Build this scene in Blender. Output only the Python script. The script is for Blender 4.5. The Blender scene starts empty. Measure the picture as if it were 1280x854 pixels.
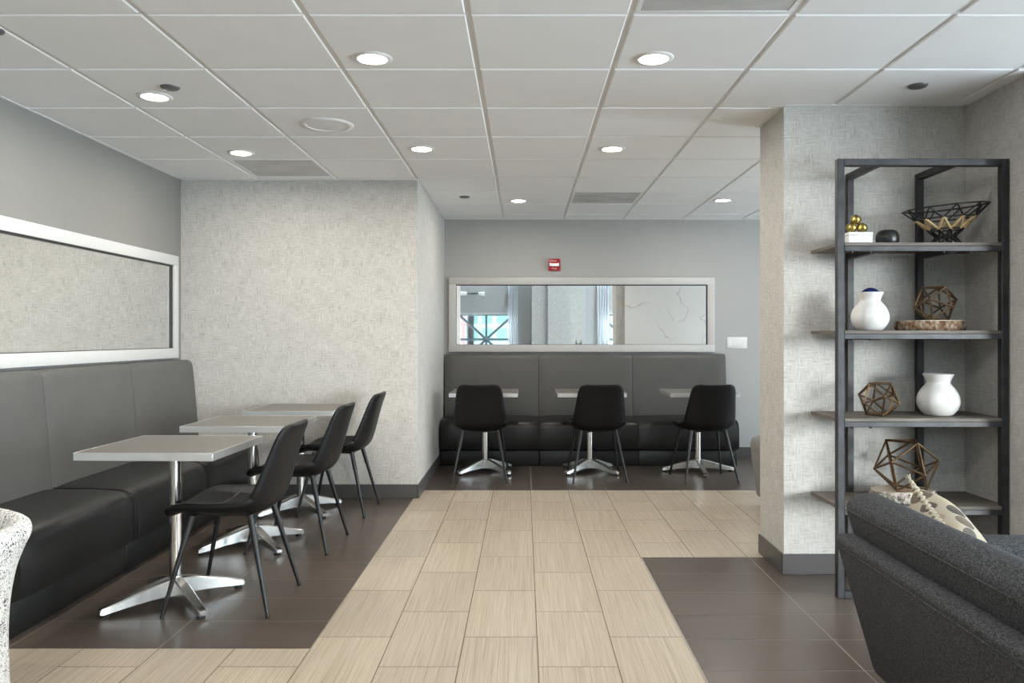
import bpy, bmesh, math, random
from mathutils import Vector, Matrix
random.seed(7)
S = bpy.context.scene
COL = S.collection
PI = math.pi

# ------------------------------------------------------------------ helpers
def link_mesh(name, bm, mat, parent=None, smooth=True, angle=38):
    me = bpy.data.meshes.new(name)
    bmesh.ops.recalc_face_normals(bm, faces=bm.faces[:])
    bm.to_mesh(me); bm.free()
    mats = mat if isinstance(mat, (list, tuple)) else [mat]
    for m in mats: me.materials.append(m)
    if smooth:
        for p in me.polygons: p.use_smooth = True
        me.set_sharp_from_angle(angle=math.radians(angle))
    o = bpy.data.objects.new(name, me); COL.objects.link(o)
    if parent is not None: o.parent = parent
    return o

def thing(name, label, cat, loc=(0, 0, 0), rz=0.0, group=None):
    o = bpy.data.objects.new(name, None); COL.objects.link(o)
    o.empty_display_size = .1
    o.location = loc; o.rotation_euler = (0, 0, rz)
    return tag(o, label, cat, group)

def tag(o, label, cat, group=None):
    o['label'] = label; o['category'] = cat
    if group: o['group'] = group
    return o

def struct(name, bm, mat, smooth=False, parent=None):
    o = link_mesh(name, bm, mat, parent, smooth)
    if parent is None: o['kind'] = 'structure'
    return o

def copy_tree(root, loc, rz, label, group=None):
    r = root.copy(); COL.objects.link(r)
    r.location = loc; r.rotation_euler = (0, 0, rz); r['label'] = label
    if group: r['group'] = group
    def rec(src, dst):
        for ch in list(src.children):
            c = ch.copy(); COL.objects.link(c); c.parent = dst
            rec(ch, c)
    rec(root, r)
    return r

def B(): return bmesh.new()

def box(bm, x0, x1, y0, y1, z0, z1, r=0.0, seg=2, mi=0):
    vs = [bm.verts.new((x, y, z)) for x in (x0, x1) for y in (y0, y1) for z in (z0, z1)]
    F = [(0, 1, 3, 2), (4, 6, 7, 5), (0, 4, 5, 1), (2, 3, 7, 6), (0, 2, 6, 4), (1, 5, 7, 3)]
    fs = [bm.faces.new([vs[i] for i in f]) for f in F]
    for f in fs: f.material_index = mi
    if r > 0:
        es = list({e for f in fs for e in f.edges})
        bmesh.ops.bevel(bm, geom=es, offset=r, segments=seg, profile=.5, affect='EDGES', clamp_overlap=True)
    return bm

def prism(bm, poly, y0, y1, axis='x', r=0.0, seg=2):
    """extrude a 2D polygon; axis='x': poly in (y,z) extruded over x; 'y': poly in (x,z); 'z': poly in (x,y)"""
    def P(a, b, t):
        return {'x': (t, a, b), 'y': (a, t, b), 'z': (a, b, t)}[axis]
    v0 = [bm.verts.new(P(a, b, y0)) for a, b in poly]
    v1 = [bm.verts.new(P(a, b, y1)) for a, b in poly]
    n = len(poly)
    fs = [bm.faces.new(v0), bm.faces.new(v1[::-1])]
    for i in range(n):
        fs.append(bm.faces.new([v0[i], v0[(i + 1) % n], v1[(i + 1) % n], v1[i]]))
    if r > 0:
        es = list({e for f in fs for e in f.edges})
        bmesh.ops.bevel(bm, geom=es, offset=r, segments=seg, profile=.5, affect='EDGES', clamp_overlap=True)
    return bm

def tube(bm, p0, p1, r0, r1=None, n=10, cap=True):
    if r1 is None: r1 = r0
    p0 = Vector(p0); p1 = Vector(p1); d = (p1 - p0).normalized()
    a = d.orthogonal().normalized(); b = d.cross(a)
    A = [bm.verts.new(p0 + (a * math.cos(2 * PI * i / n) + b * math.sin(2 * PI * i / n)) * r0) for i in range(n)]
    C = [bm.verts.new(p1 + (a * math.cos(2 * PI * i / n) + b * math.sin(2 * PI * i / n)) * r1) for i in range(n)]
    for i in range(n):
        j = (i + 1) % n
        bm.faces.new([A[i], A[j], C[j], C[i]])
    if cap:
        bm.faces.new(A[::-1]); bm.faces.new(C)

def ball(bm, c, r, n=10, sz=1.0):
    bmesh.ops.create_uvsphere(bm, u_segments=n * 2, v_segments=n, radius=r, matrix=Matrix.Translation(c) @ Matrix.Diagonal((1, 1, sz, 1)))

def lathe(bm, prof, n=40, c=(0, 0, 0), a0=0.0, a1=2 * PI):
    full = abs(a1 - a0 - 2 * PI) < 1e-6
    m = n if full else n + 1
    rings = []
    for r, z in prof:
        if r < 1e-6:
            rings.append([bm.verts.new((c[0], c[1], c[2] + z))])
        else:
            rings.append([bm.verts.new((c[0] + r * math.cos(a0 + (a1 - a0) * i / n), c[1] + r * math.sin(a0 + (a1 - a0) * i / n), c[2] + z)) for i in range(m)])
    for k in range(len(rings) - 1):
        P, Q = rings[k], rings[k + 1]
        for i in range(n):
            j = (i + 1) % m
            if len(P) == 1 and len(Q) == 1: continue
            if len(P) == 1: bm.faces.new([P[0], Q[j], Q[i]])
            elif len(Q) == 1: bm.faces.new([P[i], P[j], Q[0]])
            else: bm.faces.new([P[i], P[j], Q[j], Q[i]])
    return rings

def poly_tube(bm, pts, r, closed=False, n=8):
    k = len(pts)
    for i in range(k if closed else k - 1):
        tube(bm, pts[i], pts[(i + 1) % k], r, r, n)
    for p in pts: ball(bm, p, r * 1.03, 4)

def catmull(P, per):
    out = []
    n = len(P)
    for i in range(n - 1):
        p0 = P[max(i - 1, 0)]; p1 = P[i]; p2 = P[i + 1]; p3 = P[min(i + 2, n - 1)]
        for k in range(per):
            t = k / per
            out.append(tuple(.5 * ((2 * b) + (-a + c) * t + (2 * a - 5 * b + 4 * c - d) * t * t + (-a + 3 * b - 3 * c + d) * t ** 3)
                             for a, b, c, d in zip(p0, p1, p2, p3)))
    out.append(tuple(P[-1]))
    return out

# ------------------------------------------------------------------ materials
class NT:
    def __init__(self, name):
        self.m = bpy.data.materials.new(name); self.m.use_nodes = True
        self.t = self.m.node_tree; self.b = self.t.nodes['Principled BSDF']
    def n(self, typ, **kw):
        nd = self.t.nodes.new(typ)
        for k, v in kw.items():
            if k.startswith('i_'):
                nd.inputs[k[2:].replace('_', ' ')].default_value = v
            else: setattr(nd, k, v)
        return nd
    def l(self, a, b): self.t.links.new(a, b)
    def math(self, op, a, b=None, c=None):
        nd = self.n('ShaderNodeMath', operation=op)
        for i, v in enumerate((a, b, c)):
            if v is None: continue
            if isinstance(v, (int, float)): nd.inputs[i].default_value = v
            else: self.l(v, nd.inputs[i])
        return nd.outputs[0]
    def ramp(self, fac, stops):
        nd = self.n('ShaderNodeValToRGB')
        e = nd.color_ramp.elements
        while len(e) < len(stops): e.new(.5)
        for el, (p, c) in zip(e, stops):
            el.position = p; el.color = (*c, 1) if len(c) == 3 else c
        self.l(fac, nd.inputs[0]); return nd.outputs[0]
    def noise(self, vec, scale=1.0, detail=2.0, rough=.5, dist=0.0):
        nd = self.n('ShaderNodeTexNoise'); nd.inputs['Scale'].default_value = scale
        nd.inputs['Detail'].default_value = detail; nd.inputs['Roughness'].default_value = rough
        nd.inputs['Distortion'].default_value = dist
        self.l(vec, nd.inputs['Vector']); return nd.outputs[0]
    def mix(self, fac, a, b, typ='MIX'):
        nd = self.n('ShaderNodeMix', data_type='RGBA', blend_type=typ)
        for i, v in ((0, fac), (6, a), (7, b)):
            if isinstance(v, (int, float)): nd.inputs[i].default_value = v
            elif isinstance(v, tuple): nd.inputs[i].default_value = (*v, 1)
            else: self.l(v, nd.inputs[i])
        return nd.outputs[2]
    def fmix(self, fac, a, b):
        nd = self.n('ShaderNodeMix', data_type='FLOAT')
        for i, v in ((0, fac), (2, a), (3, b)):
            if isinstance(v, (int, float)): nd.inputs[i].default_value = v
            else: self.l(v, nd.inputs[i])
        return nd.outputs[0]
    def comb(self, x, y, z):
        nd = self.n('ShaderNodeCombineXYZ')
        for i, v in enumerate((x, y, z)):
            if isinstance(v, (int, float)): nd.inputs[i].default_value = v
            else: self.l(v, nd.inputs[i])
        return nd.outputs[0]
    def pos(self):
        g = self.n('ShaderNodeNewGeometry'); s = self.n('ShaderNodeSeparateXYZ')
        self.l(g.outputs['Position'], s.inputs[0])
        return g, s.outputs[0], s.outputs[1], s.outputs[2]
    def obj(self):
        g = self.n('ShaderNodeTexCoord'); s = self.n('ShaderNodeSeparateXYZ')
        self.l(g.outputs['Object'], s.inputs[0])
        return g.outputs['Object'], s.outputs[0], s.outputs[1], s.outputs[2]
    def bump(self, h, strength=.3, dist=.002):
        nd = self.n('ShaderNodeBump'); nd.inputs['Strength'].default_value = strength
        nd.inputs['Distance'].default_value = dist
        self.l(h, nd.inputs['Height']); self.l(nd.outputs[0], self.b.inputs['Normal'])
    def set(self, color=None, rough=None, metal=None, spec=None):
        for k, v in (('Base Color', color), ('Roughness', rough), ('Metallic', metal), ('Specular IOR Level', spec)):
            if v is None: continue
            if isinstance(v, tuple): self.b.inputs[k].default_value = (*v, 1)
            elif isinstance(v, (int, float)): self.b.inputs[k].default_value = v
            else: self.l(v, self.b.inputs[k])
        return self.m

def plain(name, color, rough=.5, metal=0.0, spec=.5, var=.05, scale=14.0, bump=0.0, bscale=200.0):
    t = NT(name)
    vec, x, y, z = t.obj()
    n = t.noise(vec, scale, 3)
    lo = tuple(c * (1 - var) for c in color); hi = tuple(min(1, c * (1 + var)) for c in color)
    t.set(t.ramp(n, [(.3, lo), (.7, hi)]), rough, metal, spec)
    if bump: t.bump(t.noise(vec, bscale, 2), bump, .001)
    return t.m

def mat_wallcover(name, light, mid, dark):
    t = NT(name); g, x, y, z = t.pos()
    u = t.math('ADD', x, y)
    a = t.noise(t.comb(t.math('MULTIPLY', u, 120), t.math('MULTIPLY', z, 14), 0), 1, 3, .65)
    b = t.noise(t.comb(t.math('MULTIPLY', u, 16), t.math('MULTIPLY', z, 120), 3), 1, 3, .65)
    msk = t.noise(t.comb(t.math('MULTIPLY', u, 17), t.math('MULTIPLY', z, 21), 8), 1, 3, .65)
    m = t.ramp(msk, [(.40, (0, 0, 0)), (.60, (1, 1, 1))])
    w = t.fmix(m, a, b)
    big = t.noise(t.comb(t.math('MULTIPLY', u, 11), t.math('MULTIPLY', z, 9), 5), 1, 4, .7)
    s = t.math('ADD', t.math('MULTIPLY', w, .74), t.math('MULTIPLY', big, .26))
    col = t.ramp(s, [(.32, dark), (.47, mid), (.63, light)])
    # short dark flecks where the metallic weave shows through
    fl = t.noise(t.comb(t.math('MULTIPLY', u, 120), t.math('MULTIPLY', z, 45), 2), 1, 2, .5)
    pat = t.noise(t.comb(t.math('MULTIPLY', u, 2.2), t.math('MULTIPLY', z, 2.0), 1), 1, 3, .6)
    thr = t.math('MULTIPLY', t.ramp(fl, [(.66, (0, 0, 0)), (.74, (1, 1, 1))]), t.ramp(pat, [(.45, (0, 0, 0)), (.65, (1, 1, 1))]))
    col = t.mix(t.math('MULTIPLY', thr, .55), col, tuple(c * .45 for c in dark))
    t.set(col, .55, 0.0, .35); t.bump(w, .25, .002)
    return t.m

M = {}
M['wallcover'] = mat_wallcover('woven_wallcovering', (.605, .59, .56), (.49, .475, .445), (.33, .315, .29))
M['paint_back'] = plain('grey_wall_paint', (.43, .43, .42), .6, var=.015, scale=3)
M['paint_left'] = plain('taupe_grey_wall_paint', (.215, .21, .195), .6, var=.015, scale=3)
M['ceiling_tile'] = plain('ceiling_tile_white', (.91, .915, .92), .9, spec=.2, var=.012, scale=6, bump=.08, bscale=260)
M['tbar'] = plain('ceiling_grid_white', (.85, .85, .85), .6, var=.01)
M['black_vinyl'] = plain('black_vinyl', (.011, .011, .0105), .36, spec=.45, var=.15, scale=9, bump=.10, bscale=420)
M['grey_vinyl'] = plain('grey_taupe_vinyl', (.088, .086, .080), .45, spec=.45, var=.06, scale=6, bump=.10, bscale=420)
M['chair_vinyl'] = plain('black_chair_vinyl', (.006, .006, .0068), .45, spec=.25, var=.1, scale=10, bump=.10, bscale=500)
M['black_metal'] = plain('black_powder_coat', (.014, .014, .015), .35, spec=.5, var=.1)
M['rubber'] = plain('black_rubber', (.02, .02, .02), .7)
M['chrome'] = plain('polished_chrome', (.72, .71, .69), .17, 1.0, var=.02)
M['alu'] = plain('cast_aluminium', (.62, .61, .59), .27, 1.0, var=.08, scale=30, bump=.1, bscale=90)
M['alu_band'] = plain('brushed_aluminium_edge', (.74, .74, .73), .34, .75, var=.03)
M['white_paint'] = plain('white_satin_paint', (.57, .565, .545), .45, var=.03, scale=60, bump=.15, bscale=160)
M['white_plastic'] = plain('white_plastic', (.82, .82, .81), .35, var=.01)
M['mirror_edge'] = plain('mirror_dark_edge', (.03, .03, .028), .4)
M['shelf_steel'] = plain('gunmetal_steel', (.043, .043, .045), .45, .55, var=.25, scale=18)
M['ceramic'] = plain('white_ceramic', (.80, .79, .77), .18, spec=.5, var=.015)
M['blue_glaze'] = plain('dark_blue_glaze', (.015, .02, .12), .25)
M['dark_ceramic'] = plain('dark_grooved_ceramic', (.016, .016, .016), .3, var=.2)
M['bronze'] = plain('antique_bronze', (.16, .10, .055), .38, .85, var=.35, scale=40)
M['black_wire'] = plain('black_wire', (.01, .01, .011), .4)
M['rope'] = plain('natural_cane', (.55, .40, .21), .7, var=.2, scale=60)
M['red_plastic'] = plain('red_plastic', (.42, .012, .02), .35, var=.03)
M['lettering'] = plain('white_lettering', (.75, .72, .7), .5)
M['strobe'] = plain('clear_strobe_lens', (.85, .86, .86), .1, spec=.8)
M['grey_metal_disc'] = plain('grey_metal_cover', (.13, .13, .125), .45, .3)
M['speaker_cloth'] = plain('speaker_grille_white', (.84, .845, .85), .7)
M['steel_out'] = plain('dark_painted_steel', (.025, .04, .05), .5)
M['grey_fabric2'] = plain('grey_chair_fabric', (.22, .22, .21), .85, var=.2, scale=90)
M['pot'] = plain('white_planter', (.7, .7, .69), .4)
M['leaf'] = plain('green_leaf', (.05, .12, .025), .45, var=.4, scale=20)

def mk_mirror():
    t = NT('mirror_glass'); return t.set((.86, .87, .86), .0, 1.0)
M['mirror'] = mk_mirror()

def mk_glass():
    t = NT('window_glass'); nt = t.t
    tr = t.n('ShaderNodeBsdfTransparent'); tr.inputs[0].default_value = (.95, .97, .97, 1)
    gl = t.n('ShaderNodeBsdfGlossy'); gl.inputs['Roughness'].default_value = .0
    mx = t.n('ShaderNodeMixShader'); mx.inputs[0].default_value = .05
    t.l(tr.outputs[0], mx.inputs[1]); t.l(gl.outputs[0], mx.inputs[2])
    t.l(mx.outputs[0], nt.nodes['Material Output'].inputs[0]); return t.m
M['glass'] = mk_glass()

def mk_lens():
    t = NT('lit_downlight_lens')
    t.b.inputs['Emission Color'].default_value = (1, .95, .86, 1)
    t.b.inputs['Emission Strength'].default_value = 14
    return t.set((.9, .9, .88), .4)
M['lens'] = mk_lens()

def mk_beige():
    t = NT('beige_linear_porcelain'); g, x, y, z = t.pos()
    rnd = g.outputs['Random Per Island']
    off = t.math('MULTIPLY', rnd, 37)
    a = t.noise(t.comb(t.math('MULTIPLY', x, 330), t.math('MULTIPLY', y, 2.6), off), 1, 3, .7)
    b = t.noise(t.comb(t.math('MULTIPLY', x, 90), t.math('MULTIPLY', y, 1.2), off), 1, 2, .5)
    s = t.math('ADD', t.math('MULTIPLY', a, .7), t.math('MULTIPLY', b, .3))
    c = t.ramp(s, [(.34, (.315, .25, .18)), (.5, (.43, .36, .275)), (.66, (.52, .455, .365))])
    v = t.math('ADD', .94, t.math('MULTIPLY', rnd, .12))
    c2 = t.mix(1.0, c, t.comb(v, v, v), 'MULTIPLY')
    t.set(c2, .32, 0, .45); return t.m
M['beige'] = mk_beige()

def mk_dark():
    t = NT('dark_brown_porcelain'); g, x, y, z = t.pos()
    rnd = g.outputs['Random Per Island']
    off = t.math('MULTIPLY', rnd, 37)
    a = t.noise(t.comb(t.math('MULTIPLY', x, 2.5), t.math('MULTIPLY', y, 9), off), 1, 2, .5)
    c = t.ramp(a, [(.3, (.084, .065, .052)), (.7, (.098, .077, .063))])
    v = t.math('ADD', .94, t.math('MULTIPLY', rnd, .12))
    t.set(t.mix(1.0, c, t.comb(v, v, v), 'MULTIPLY'), .28, 0, .45); return t.m
M['dark'] = mk_dark()
M['base_tile'] = plain('dark_grey_base_tile', (.078, .073, .070), .35, var=.08, scale=5)
M['grout_dark'] = plain('brown_grout', (.10, .075, .055), .9)
M['grout_light'] = plain('pale_grout', (.36, .32, .28), .9)

def mk_laminate():
    t = NT('grey_taupe_laminate'); vec, x, y, z = t.obj()
    a = t.noise(t.comb(t.math('MULTIPLY', x, 6), t.math('MULTIPLY', y, 160), 0), 1, 3, .6)
    t.set(t.ramp(a, [(.3, (.118, .108, .094)), (.7, (.158, .145, .128))]), .38, 0, .5); return t.m
M['laminate'] = mk_laminate()

def mk_shelfwood():
    t = NT('weathered_grey_oak'); vec, x, y, z = t.obj()
    a = t.noise(t.comb(t.math('MULTIPLY', x, 5), t.math('MULTIPLY', y, 90), t.math('MULTIPLY', z, 90)), 1, 4, .65, .6)
    t.set(t.ramp(a, [(.28, (.055, .045, .037)), (.5, (.125, .105, .088)), (.72, (.20, .175, .15))]), .6); return t.m
M['shelfwood'] = mk_shelfwood()

def mk_sofa():
    t = NT('charcoal_melange_fabric'); vec, x, y, z = t.obj()
    a = t.noise(t.comb(t.math('MULTIPLY', x, 430), t.math('MULTIPLY', y, 430), t.math('MULTIPLY', z, 90)), 1, 3, .7)
    b = t.noise(t.comb(t.math('MULTIPLY', x, 110), t.math('MULTIPLY', y, 130), t.math('MULTIPLY', z, 430)), 1, 3, .7)
    w = t.fmix(.5, a, b)
    t.set(t.ramp(w, [(.38, (.014, .015, .017)), (.5, (.042, .044, .048)), (.62, (.115, .118, .126))]), .9, 0, .2)
    t.bump(w, .5, .002); return t.m
M['sofa'] = mk_sofa()

def mk_boucle():
    t = NT('white_black_boucle'); vec, x, y, z = t.obj()
    nd = t.n('ShaderNodeTexVoronoi'); nd.inputs['Scale'].default_value = 95
    t.l(vec, nd.inputs['Vector'])
    n = t.noise(vec, 170, 2)
    big = t.noise(vec, 22, 2)
    sp = t.ramp(t.math('ADD', t.math('MULTIPLY', n, .75), t.math('MULTIPLY', big, .25)), [(.415, (0, 0, 0)), (.455, (1, 1, 1))])
    t.set(t.mix(sp, (.03, .03, .032), (.74, .73, .71)), .95, 0, .1)
    t.bump(nd.outputs['Distance'], .8, .004); return t.m
M['boucle'] = mk_boucle()

def mk_bark():
    t = NT('rough_bark'); vec, x, y, z = t.obj()
    a = t.noise(t.comb(t.math('MULTIPLY', x, 42), t.math('MULTIPLY', y, 42), t.math('MULTIPLY', z, 30)), 1, 4, .7)
    t.set(t.ramp(a, [(.3, (.02, .014, .010)), (.47, (.19, .10, .05)), (.58, (.30, .24, .18)), (.72, (.5, .45, .38))]), .95)
    t.bump(a, 1.0, .008); return t.m
M['bark'] = mk_bark()
def mk_birch():
    t = NT('pale_bark'); vec, x, y, z = t.obj()
    a = t.noise(t.comb(t.math('MULTIPLY', x, 60), t.math('MULTIPLY', y, 60), t.math('MULTIPLY', z, 30)), 1, 4, .7)
    t.set(t.ramp(a, [(.36, (.03, .025, .02)), (.46, (.22, .19, .16)), (.58, (.5, .46, .41))]), .95)
    t.bump(a, 1.0, .006); return t.m
M['birch'] = mk_birch()
def mk_endgrain():
    t = NT('pale_end_grain'); vec, x, y, z = t.obj()
    wv = t.n('ShaderNodeTexWave', wave_type='RINGS', rings_direction='Z')
    wv.inputs['Scale'].default_value = 22; wv.inputs['Distortion'].default_value = 2.0
    t.l(vec, wv.inputs['Vector'])
    t.set(t.ramp(wv.outputs[1], [(.2, (.50, .41, .31)), (.8, (.66, .58, .47))]), .8); return t.m
M['endgrain'] = mk_endgrain()

def mk_gold():
    t = NT('hammered_gold'); vec, x, y, z = t.obj()
    nd = t.n('ShaderNodeTexVoronoi'); nd.inputs['Scale'].default_value = 110
    t.l(vec, nd.inputs['Vector'])
    n = t.noise(vec, 60, 2)
    t.set(t.ramp(n, [(.35, (.20, .14, .03)), (.6, (.62, .47, .16))]), .28, 1.0)
    t.bump(nd.outputs['Distance'], .6, .003); return t.m
M['gold'] = mk_gold()

def mk_marble():
    t = NT('white_veined_marble'); g, x, y, z = t.pos()
    vec = g.outputs['Position']
    n = t.noise(vec, 1.3, 3, .5, .3)
    d = t.math('ABSOLUTE', t.math('SUBTRACT', n, .5))
    v = t.ramp(d, [(0.0, (.0, .0, .0)), (.007, (1, 1, 1))])
    soft = t.noise(vec, 1.6, 3)
    v = t.math('MAXIMUM', v, t.ramp(t.noise(vec, 2.3, 1), [(.46, (1, 1, 1)), (.56, (0, 0, 0))]))
    c = t.mix(v, (.58, .54, .50), t.ramp(soft, [(.3, (.80, .78, .76)), (.7, (.86, .85, .83))]))
    t.set(c, .12, 0, .5); return t.m
M['marble'] = mk_marble()

def mk_vent(name, stain):
    t = NT(name); g, x, y, z = t.pos()
    k = PI * 2 / .0127
    a = t.math('MULTIPLY', t.math('SINE', t.math('MULTIPLY', x, k)), t.math('SINE', t.math('MULTIPLY', y, k)))
    holes = t.ramp(a, [(.12, (0, 0, 0)), (.3, (1, 1, 1))])
    st = t.noise(t.comb(t.math('MULTIPLY', x, 3), t.math('MULTIPLY', y, 7), 0), 1, 4, .6)
    base = t.ramp(st, [(.35, tuple(.74 - stain * k2 for k2 in (1, 1.02, 1.06))), (.65, (.74, .74, .74))])
    t.set(t.mix(t.math('MULTIPLY', holes, .55), base, (.12, .12, .12)), .5); return t.m
M['vent'] = mk_vent('perforated_vent', .12)
M['vent_stained'] = mk_vent('perforated_return_vent', .28)

def mk_curtain():
    t = NT('sheer_white_curtain'); g, x, y, z = t.pos()
    a = t.noise(t.comb(t.math('MULTIPLY', x, 90), 0, t.math('MULTIPLY', z, 90)), 1, 2)
    t.set(t.ramp(a, [(.3, (.62, .63, .64)), (.7, (.82, .83, .84))]), .9)
    tl = t.n('ShaderNodeBsdfTranslucent'); tl.inputs[0].default_value = (.8, .82, .84, 1)
    mx = t.n('ShaderNodeMixShader'); mx.inputs[0].default_value = .35
    t.l(t.b.outputs[0], mx.inputs[1]); t.l(tl.outputs[0], mx.inputs[2])
    t.l(mx.outputs[0], t.t.nodes['Material Output'].inputs[0]); return t.m
M['curtain'] = mk_curtain()

def mk_facade(name, glass, frame, cw, ch):
    t = NT(name); g, x, y, z = t.pos()
    br = t.n('ShaderNodeTexBrick'); br.offset = 0.0
    br.inputs['Scale'].default_value = 1.0; br.inputs['Brick Width'].default_value = cw
    br.inputs['Row Height'].default_value = ch; br.inputs['Mortar Size'].default_value = .11
    br.inputs['Color1'].default_value = (*glass, 1); br.inputs['Color2'].default_value = (*[c * 1.7 for c in glass], 1)
    br.inputs['Mortar'].default_value = (*frame, 1)
    t.l(t.comb(x, z, 0), br.inputs['Vector'])
    t.set(br.outputs[0], .4); return t.m
M['tower_green'] = mk_facade('green_glass_curtain_wall', (.013, .055, .05), (.07, .10, .095), .75, .9)
M['tower_red'] = mk_facade('red_brick_facade', (.06, .07, .075), (.075, .030, .024), 1.5, 1.9)

def mk_pillow():
    t = NT('feather_print_linen'); vec, x, y, z = t.obj()
    # rows of feather shapes: scallops along x, barbs inside each
    row = t.math('MULTIPLY', x, 22.0)
    rf = t.math('FRACT', row); rid = t.math('FLOOR', row)
    v = t.math('ADD', t.math('MULTIPLY', y, 11.0), t.math('MULTIPLY', rid, .43))
    vf = t.math('FRACT', v)
    cx = t.math('SUBTRACT', rf, .5); 
    r2 = t.math('ADD', t.math('POWER', t.math('MULTIPLY', cx, 2.1), 2), t.math('POWER', t.math('MULTIPLY', t.math('SUBTRACT', vf, .45), 1.9), 2))
    inside = t.ramp(r2, [(.82, (1, 1, 1)), (.9, (0, 0, 0))])
    barb = t.math('SINE', t.math('ADD', t.math('MULTIPLY', y, 560), t.math('MULTIPLY', t.math('ABSOLUTE', cx), 14)))
    bw = t.ramp(barb, [(.35, (0, 0, 0)), (.6, (1, 1, 1))])
    n = t.math('FRACT', t.math('ADD', t.math('MULTIPLY', t.math('ADD', rid, t.math('MULTIPLY', t.math('FLOOR', v), 3)), .2), .04))
    tone = t.ramp(n, [(.04, (.020, .018, .017)), (.24, (.28, .23, .16)), (.44, (.085, .062, .048)), (.64, (.36, .30, .21)), (.84, (.040, .035, .034))])
    feather = t.mix(t.math('MULTIPLY', bw, .35), tone, (.40, .36, .29))
    grad = t.ramp(vf, [(.1, (0, 0, 0)), (.75, (1, 1, 1))])
    feather = t.mix(t.math('MULTIPLY', grad, .10), feather, (.42, .38, .31))
    c = t.mix(inside, (.36, .325, .26), feather)
    t.set(c, .95, 0, .1); t.bump(t.noise(vec, 500, 1), .4, .001); return t.m
M['pillow'] = mk_pillow()
M['linen'] = plain('cream_linen_yarn', (.42, .38, .30), .95, var=.3, scale=120)

# ------------------------------------------------------------------ camera
EYE, FPX = 1.25, 993.0
cam_d = bpy.data.cameras.new('camera'); cam = bpy.data.objects.new('camera', cam_d); COL.objects.link(cam)
cam.location = (0, 0, EYE); cam.rotation_euler = (PI / 2, 0, 0)
cam_d.sensor_width = 36; cam_d.sensor_fit = 'HORIZONTAL'; cam_d.lens = FPX / 1280 * 36
cam_d.shift_x = -15 / 1280; cam_d.shift_y = -6 / 1280; cam_d.clip_start = .02; cam_d.clip_end = 200
S.camera = cam

# ------------------------------------------------------------------ room shell
ZC = 2.463
XL, XR_ALC = -2.657, -.822       # left wall, return of the wallcovered wall
YT, YB = 6.15, 8.22              # wallcovered wall, back wall
XK, YK0, YK1 = 1.367, 4.18, 4.60 # partition
XN = 2.32                        # niche side wall
XE, YS, ZH = 6.0, -6.0, 3.6      # lounge extents behind the camera

# floor ------------------------------------------------------------
def tile_rect(bm, x0, x1, y0, y1, mi, clip, gap=.0017):
    if mi == 1: gap = .0024
    X0, X1, Y0, Y1 = max(x0, clip[0]), min(x1, clip[1]), max(y0, clip[2]), min(y1, clip[3])
    g = gap
    X0 += g; X1 -= g; Y0 += g; Y1 -= g
    if X1 - X0 < .004 or Y1 - Y0 < .004: return
    f = bm.faces.new([bm.verts.new(p) for p in ((X0, Y0, 0), (X1, Y0, 0), (X1, Y1, 0), (X0, Y1, 0))])
    f.material_index = mi
def quad(bm, x0, x1, y0, y1, z, mi):
    f = bm.faces.new([bm.verts.new(p) for p in ((x0, y0, z), (x1, y0, z), (x1, y1, z), (x0, y1, z))])
    f.material_index = mi
PB, LB = .303, .603              # beige tile pitch, length
X0B = -.855; XRB = X0B + 5 * PB
Y1F, YR, YL = 6.465, 4.496, 3.184
bm = B()
def beige_zone(clip):
    k0 = math.floor((clip[0] - X0B) / PB) - 1; k1 = math.ceil((clip[1] - X0B) / PB) + 1
    for k in range(k0, k1):
        ph = 3.307 if k % 2 == 0 else 3.007
        j0 = math.floor((clip[2] - ph) / LB) - 1; j1 = math.ceil((clip[3] - ph) / LB) + 1
        for j in range(j0, j1):
            tile_rect(bm, X0B + k * PB, X0B + (k + 1) * PB, ph + j * LB, ph + (j + 1) * LB, 0, clip)
    quad(bm, *clip, -.0012, 2)
def dark_zone(clip, xph, yph):
    k0 = math.floor((clip[0] - xph) / .61) - 1; k1 = math.ceil((clip[1] - xph) / .61) + 1
    j0 = math.floor((clip[2] - yph) / .305) - 1; j1 = math.ceil((clip[3] - yph) / .305) + 1
    for k in range(k0, k1):
        for j in range(j0, j1):
            tile_rect(bm, xph + k * .61, xph + (k + 1) * .61, yph + j * .305, yph + (j + 1) * .305, 1, clip)
    quad(bm, *clip, -.0012, 3)
beige_zone((X0B, XRB, -2.0, Y1F))
beige_zone((XRB, XE, YR, Y1F))
beige_zone((XL, X0B, -2.0, YL))
dark_zone((XL, X0B, YL, YB), -1.465, YL)
dark_zone((XRB, XE, -2.0, YR), .665, YR)
dark_zone((X0B, XE, Y1F, YB), .06, Y1F)
dark_zone((XL, XE, YS, -2.0), .06, -2.0)
struct('floor', bm, [M['beige'], M['dark'], M['grout_dark'], M['grout_light']])
# slab under the tiles
bm = B(); box(bm, XL - .2, XE + .2, YS - .2, YB + .2, -.12, -.004); struct('floor_slab', bm, M['grout_dark'])

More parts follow.
